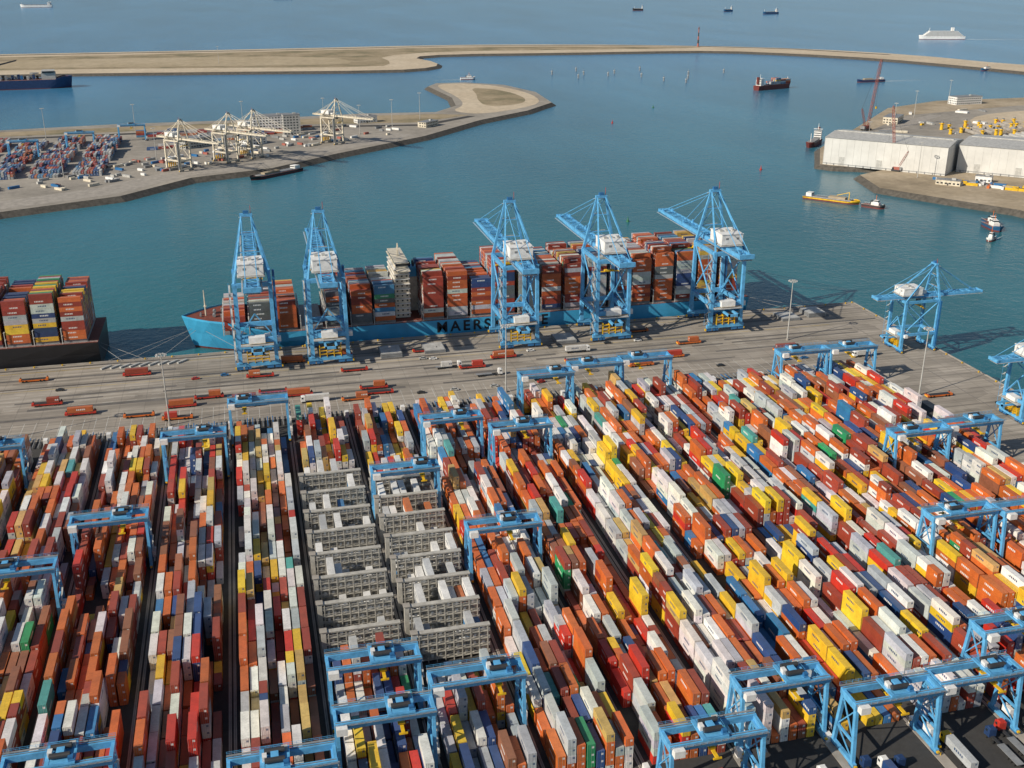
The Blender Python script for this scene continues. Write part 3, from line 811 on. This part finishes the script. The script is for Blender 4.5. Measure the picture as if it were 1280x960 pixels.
for i in range(9):
    for j in range(3):
        x=905+i*16+j*8+R.uniform(-3,3);y=1225+i*2+j*38+R.uniform(-4,4); hh=R.uniform(6,10)
        if R.random()<.2: continue
        q.cyl((x,y,0),(x,y,hh),2.3,YEL,14,2.0); q.box(x,y,hh-1,5.5,5.5,.5,YEL); q.cyl((x,y,hh),(x,y,hh+2),1.6,GREY,12)
obj('yellow_transition_pieces',q.mesh('transition_pieces'))
q=MB()
for i in range(120):
    x=R.uniform(700,1350);y=R.uniform(1050,1480)
    if y-1342>(x-819)*1.05-40: continue
    if (x-634)+(y-1099)<90: continue
    q.box(x,y,1.3,R.choice([6,12,18]),R.choice([2.5,4,8]),2.6,R.choice([WHITE,YEL,GREY,GREY,CREAM,LGREY,BRICKRED]),R.uniform(0,3))
for i in range(46):
    x=700+R.uniform(0,80); y=985-(x-700)*1.05+R.uniform(-22,10)
    q.box(x,y,1.3,R.choice([6,12]),2.5,2.6,R.choice([WHITE,ORG,BLUE2,GREY,GREY,LGREY,YEL]),-.8+R.choice([0,0,1.57]))
obj('stored_materials',q.mesh('stored_materials'))
L=[]
PP=[((.34,.06,.05),26),((.05,.11,.26),22),((.42,.43,.43),20),((.45,.15,.07),12),((.10,.24,.40),8),((.58,.58,.56),12)]
for bx in range(0,11):
    X=-620+bx*44
    for r in range(10):
        x=X+r*3.0
        for k in range(19):
            y=1226+k*13.2
            if x>-130+(y-1226)*.05 : continue
            if k in (6,13): continue
            t=int(max(1,min(4,round(2.4+hnoise(X,y*.4)*.6+R.uniform(-.5,.5)))))
            if R.random()<.1: t=0
            cc=pick(PP)
            for tt in range(t): L.append((x,y,.1+tt*2.7,12.19,1,2.65,cc if R.random()<.5 else pick(PP),R.random()))
for k in range(34):
    for r in range(6):
        x=-130+k*12.8+0;y=1490+r*3.0+ (k*.6)
        if x>60: continue
        for tt in range(int(max(0,R.gauss(2,.8)))): L.append((x,y,.1+tt*2.7,12.19,0,2.65,pick(PP),R.random()))
for k in range(16):
    for r in range(4):
        x=-110+k*13; y=1290+k*8.6+r*3+90
        for tt in range(R.choice([0,1,1,2])): L.append((x,y,.1+tt*2.7,12.19,0,2.65,pick(PP),R.random()))
obj('container_stack_block',container_mesh('far_container_yard',L),yard)
for i in range(9):
    x=-600+i*56+13.5;y=1260+ (i*53)%220
    e=empty('stacking_gantry_crane',(x,y,.1),0,(1.2,1,.95)); obj('portal_frame',asc_frame,e); obj('hoist_trolley',asc_tr,e)
for x,y in ((-250,1515),(-140,1530),(0,1530),(110,1540),(200,1500),(-100,1300),(20,1380),(-190,1220),(150,1450),(-330,1520),(720,1150),(850,1300),(960,1420),(250,1570),(-40,2560),(690,1000),(1100,1540)): obj('light_mast',mast,None,(x,y,0))
q=MB()
for i in range(150):
    t=R.random(); x=-190+t*400+R.uniform(-25,0);y=1120+t*330+R.uniform(0,60)
    if R.random()<.5: x-=40;y+=30
    q.box(x,y,1.3,R.choice([6,12,8]),2.5,2.4,R.choice([WHITE,GREY,GREY,BLUE2,LGREY,LGREY,BRICKRED,CREAM]),.75+R.choice([0,1.57]))
obj('quayside_equipment',q.mesh('quayside_equipment'))

# ------------------------------------------------------------------ other vessels
def vessel(name,x,y,a,L,B,zd,mh,style='cargo',wake=0,deck=DECK):
    e=empty(name,(x,y,0),a); q=hull('h',L,B,zd,mh,zd*.25+1,deck=deck); obj('hull',q.mesh('vessel_hull'),e)
    q=MB()
    if style in('cargo','feeder'):
        hx=L/2-L*.1
        for k in range(4): q.box(hx,0,zd+1.5+k*2.8,L*.09,B*.85,2.5,WHITE); q.box(hx,0,zd+2.1+k*2.8,L*.092,B*.8,.9,GLASS)
        q.box(hx,0,zd+13,L*.08,B*1.0,.4,WHITE); q.cyl((hx,0,zd+12),(hx,0,zd+20),.5,WHITE,8,.2); q.box(hx+L*.06,0,zd+9,L*.04,B*.3,12,mh)
        q.cyl((-L/2+8,0,zd+2),(-L/2+8,0,zd+12),.4,WHITE,8)
        if style=='cargo':
            for i in range(5): q.box(-L*.35+i*L*.145,0,zd+1.2,L*.12,B*.75,2.0,GREY)
    elif style=='ferry':
        for k in range(5): q.box(L*.02,0,zd+1.5+k*3,L*(.86-k*.06),B*.95,2.8,WHITE); q.box(L*.02,0,zd+2+k*3,L*(.84-k*.06),B*.955,.9,GLASS)
        q.box(L*.22,0,zd+20,L*.06,B*.35,9,WHITE); q.cyl((-L*.28,0,zd+15),(-L*.28,0,zd+24),.5,WHITE,8)
    elif style=='barge':
        q.box(0,0,zd+.5,L*.7,B*.7,1.0,GREY); q.box(L*.4,0,zd+2.2,L*.1,B*.7,3.6,WHITE); q.box(L*.4,0,zd+2.7,L*.102,B*.66,1.0,GLASS)
        q.box(-L*.1,0,zd+1.8,L*.3,B*.55,2.0,DIRT)
        if L<60: q.beam((-L*.3,0,zd),(-L*.3,0,zd+8),.6,.6,YEL); q.beam((-L*.3,0,zd+8),(-L*.08,0,zd+4),.5,.5,YEL)
    elif style=='tug':
        q.box(-L*.08,0,zd+1.6,L*.34,B*.62,2.8,WHITE); q.box(-L*.1,0,zd+4.0,L*.2,B*.5,2.2,WHITE); q.box(-L*.1,0,zd+4.3,L*.205,B*.51,1.0,GLASS)
        q.cyl((-L*.08,0,zd+5),(-L*.08,0,zd+10),.25,ORG,6); q.cyl((L*.12,-1.5,zd),(L*.12,-1.5,zd+4.5),.5,DARK,8); q.cyl((L*.12,1.5,zd),(L*.12,1.5,zd+4.5),.5,DARK,8)
    elif style=='offshore':
        q.box(-L*.3,0,zd+6,L*.12,B*.8,12,LGREY); q.box(-L*.3,0,zd+13,L*.1,B*.9,3,GLASS); q.box(-L*.3,0,zd+15,L*.11,B*.92,.8,LGREY)
        q.cyl((-L*.18,0,zd+10),(-L*.18,0,zd+11.4),8,GREY,14)
        for s in (-1,1):
            q.box(L*.3,s*B*.3,zd+9,6,6,18,GREY); q.beam((L*.3,s*B*.3,zd+18),(-L*.05,s*B*.3,zd+34),2.2,2.2,DARK,1,1)
            q.beam((L*.3,s*B*.3,zd+18),(L*.34,s*B*.3,zd+34),1.6,1.6,DARK); q.beam((L*.34,s*B*.3,zd+34),(-L*.05,s*B*.3,zd+34),.4,.4,DARK)
        for i in range(24): q.box(-L*.2+i*L*.026,R.uniform(-B*.3,B*.3),zd+3,L*.02,B*.25,R.uniform(3,12),R.choice([GREY,DARK,NAVY,LGREY,BLUE2]))
    obj('superstructure',q.mesh('superstructure'),e)
    if style=='feeder':
        C=[]
        for i in range(int(L*.72//13)):
            t=R.choice([2,3,4])
            for r in range(int(B*.85//2.5)):
                for k in range(t): C.append((-L*.36+i*13,(r-(int(B*.85//2.5)-1)/2)*2.5,zd+.8+k*2.7,12.19,0,2.65,pick(PALS),R.random()))
        obj('container_cargo',container_mesh('cargo',C),e)
    if wake:
        q=MB(); mi=q.mi(FOAM); n=14
        for s in (-1,1):
            k=len(q.v)
            for i in range(n+1):
                t=i/n; xx=L*.3+t*wake; yy=B*.3+t*wake*.05; wd=(1-t)*B*.2+.15
                q.v+=[(xx,s*(yy-wd),ZW+.04),(xx,s*(yy+wd*.6),ZW+.04)]
            for i in range(n):
                f=(k+2*i,k+2*i+1,k+2*i+3,k+2*i+2); q.f.append(f if s<0 else f[::-1]); q.m.append(mi)
        obj('wake_foam',q.mesh('wake'),e)
vessel('feeder_container_ship',950,1850,math.radians(200),88,15,3,HULLR,'feeder')
vessel('inland_cargo_vessel',1190,1918,math.radians(5),62,10,-1,NAVY,'barge',110)
vessel('passenger_ferry',2044,2940,math.radians(-15),135,20,4,WHITE,'ferry',300)
vessel('cargo_ship',2286,4539,math.radians(10),80,14,3,HULLD,'cargo'); vessel('cargo_ship',2207,4806,math.radians(15),50,10,3,HULLD,'cargo')
vessel('cargo_ship',1840,5000,math.radians(-10),50,10,3,HULLK,'cargo')
vessel('tanker_ship',-950,6068,math.radians(0),150,26,6,WHITE,'cargo'); vessel('cargo_ship',300,7000,0,110,18,5,HULLK,'cargo')
vessel('offshore_construction_vessel',-400,2185,math.radians(186),200,36,11,NAVY,'offshore')
vessel('work_barge',554,936,math.radians(130),56,11,-2.5,YEL,'barge')
vessel('work_barge',578,900,math.radians(125),22,8,-2.5,DARK,'tug')
vessel('tugboat',632,797,math.radians(80),26,9,-1.5,HULLD,'tug'); vessel('tugboat',640,810,math.radians(80),22,8,-1.5,HULLD,'tug'); vessel('tugboat',604,761,math.radians(35),13,5,-3,WHITE,'tug',18)
vessel('patrol_boat',440,2147,math.radians(178),30,7,-1,WHITE,'tug',60); vessel('workboat',1556,2060,math.radians(10),40,9,-1,HULLD,'tug')
vessel('supply_vessel',705,1250,math.radians(48),50,11,0,HULLR,'cargo'); vessel('inland_cargo_vessel',30,1205,math.radians(42),75,11,-2,HULLK,'barge')
q=MB()
q.box(0,0,1.5,12,9,2.2,DARK); q.box(-1,0,4.5,11,6,4,BRICKRED); q.box(4,2.4,4,2.6,2,3,GLASS); q.box(-7,0,4.5,3,6.6,4,GREY)
def lattice(a,b_,w_,n,mat,t=.35):
    a=Vector(a);b_=Vector(b_);d=(b_-a).normalized(); up=Vector((0,1,0)); x=d.cross(up).normalized(); y=d.cross(x).normalized()
    pts=[[a+(b_-a)*(i/n)+(x*i1+y*j1)*w_/2*(1 if 0<i<n else .4) for i1,j1 in((-1,-1),(1,-1),(1,1),(-1,1))] for i in range(n+1)]
    for i in range(n):
        for k in range(4): q.beam(pts[i][k],pts[i+1][k],t,t,mat); q.beam(pts[i][k],pts[i+1][(k+1)%4],t*.6,t*.6,mat)
lattice((3,0,5),(16,0,92),2.8,18,BRICKRED,.36); lattice((-3,0,6),(-14,0,30),2,7,BRICKRED,.26)
q.beam((-14,0,30),(16,0,92),.2,.2,DARK); q.beam((-14,0,30),(-7,0,6),.2,.2,DARK); q.beam((16,0,92),(16.5,0,30),.15,.15,DARK); q.box(16.5,0,29,2,2,3,YEL)
me=q.mesh('crawler'); obj('crawler_crane',me,None,(820,1318,0),.4); obj('crawler_crane',me,None,(690,1040,0),2.2,.75)
q=MB(); x0,y0=1195,2775
for k in range(5): q.cyl((x0,y0,k*9),(x0,y0,k*9+9),2.6-k*.3,BRICKRED if k%2==0 else DARK,14,2.3-k*.3)
q.cyl((x0,y0,45),(x0,y0,46),3,BRICKRED,14); q.cyl((x0,y0,46),(x0,y0,49),1.3,GLASS,12); q.cyl((x0,y0,49),(x0,y0,51),1.5,BRICKRED,12,.3)
obj('harbour_light_tower',q.mesh('light_tower'))
q=MB()
for x,y in ((629,2204),(698,2259),(731,2145),(836,2244),(806,2028),(837,1990),(988,2151),(660,2120),(760,2190),(900,2130),(790,2110),(690,2180),(870,2060)):
    q.cyl((x,y,-9),(x,y,1),1.5,GREY,10); q.cyl((x,y,1),(x,y,2),2.3,LGREY,10); q.cyl((x,y,2),(x,y,6),.35,GREY,6)
obj('mooring_dolphins',q.mesh('mooring_dolphins'))
q=MB()
for x,y,c_ in ((562,1107,RED),(330,900,GREEN),(520,1500,RED),(640,1650,GREEN)):
    q.cyl((x,y,-6),(x,y,-3.6),1.4,c_,10); q.cyl((x,y,-3.6),(x,y,0),.7,c_,8,.2)
obj('navigation_buoys',q.mesh('buoys'))
print('containers',nblk)
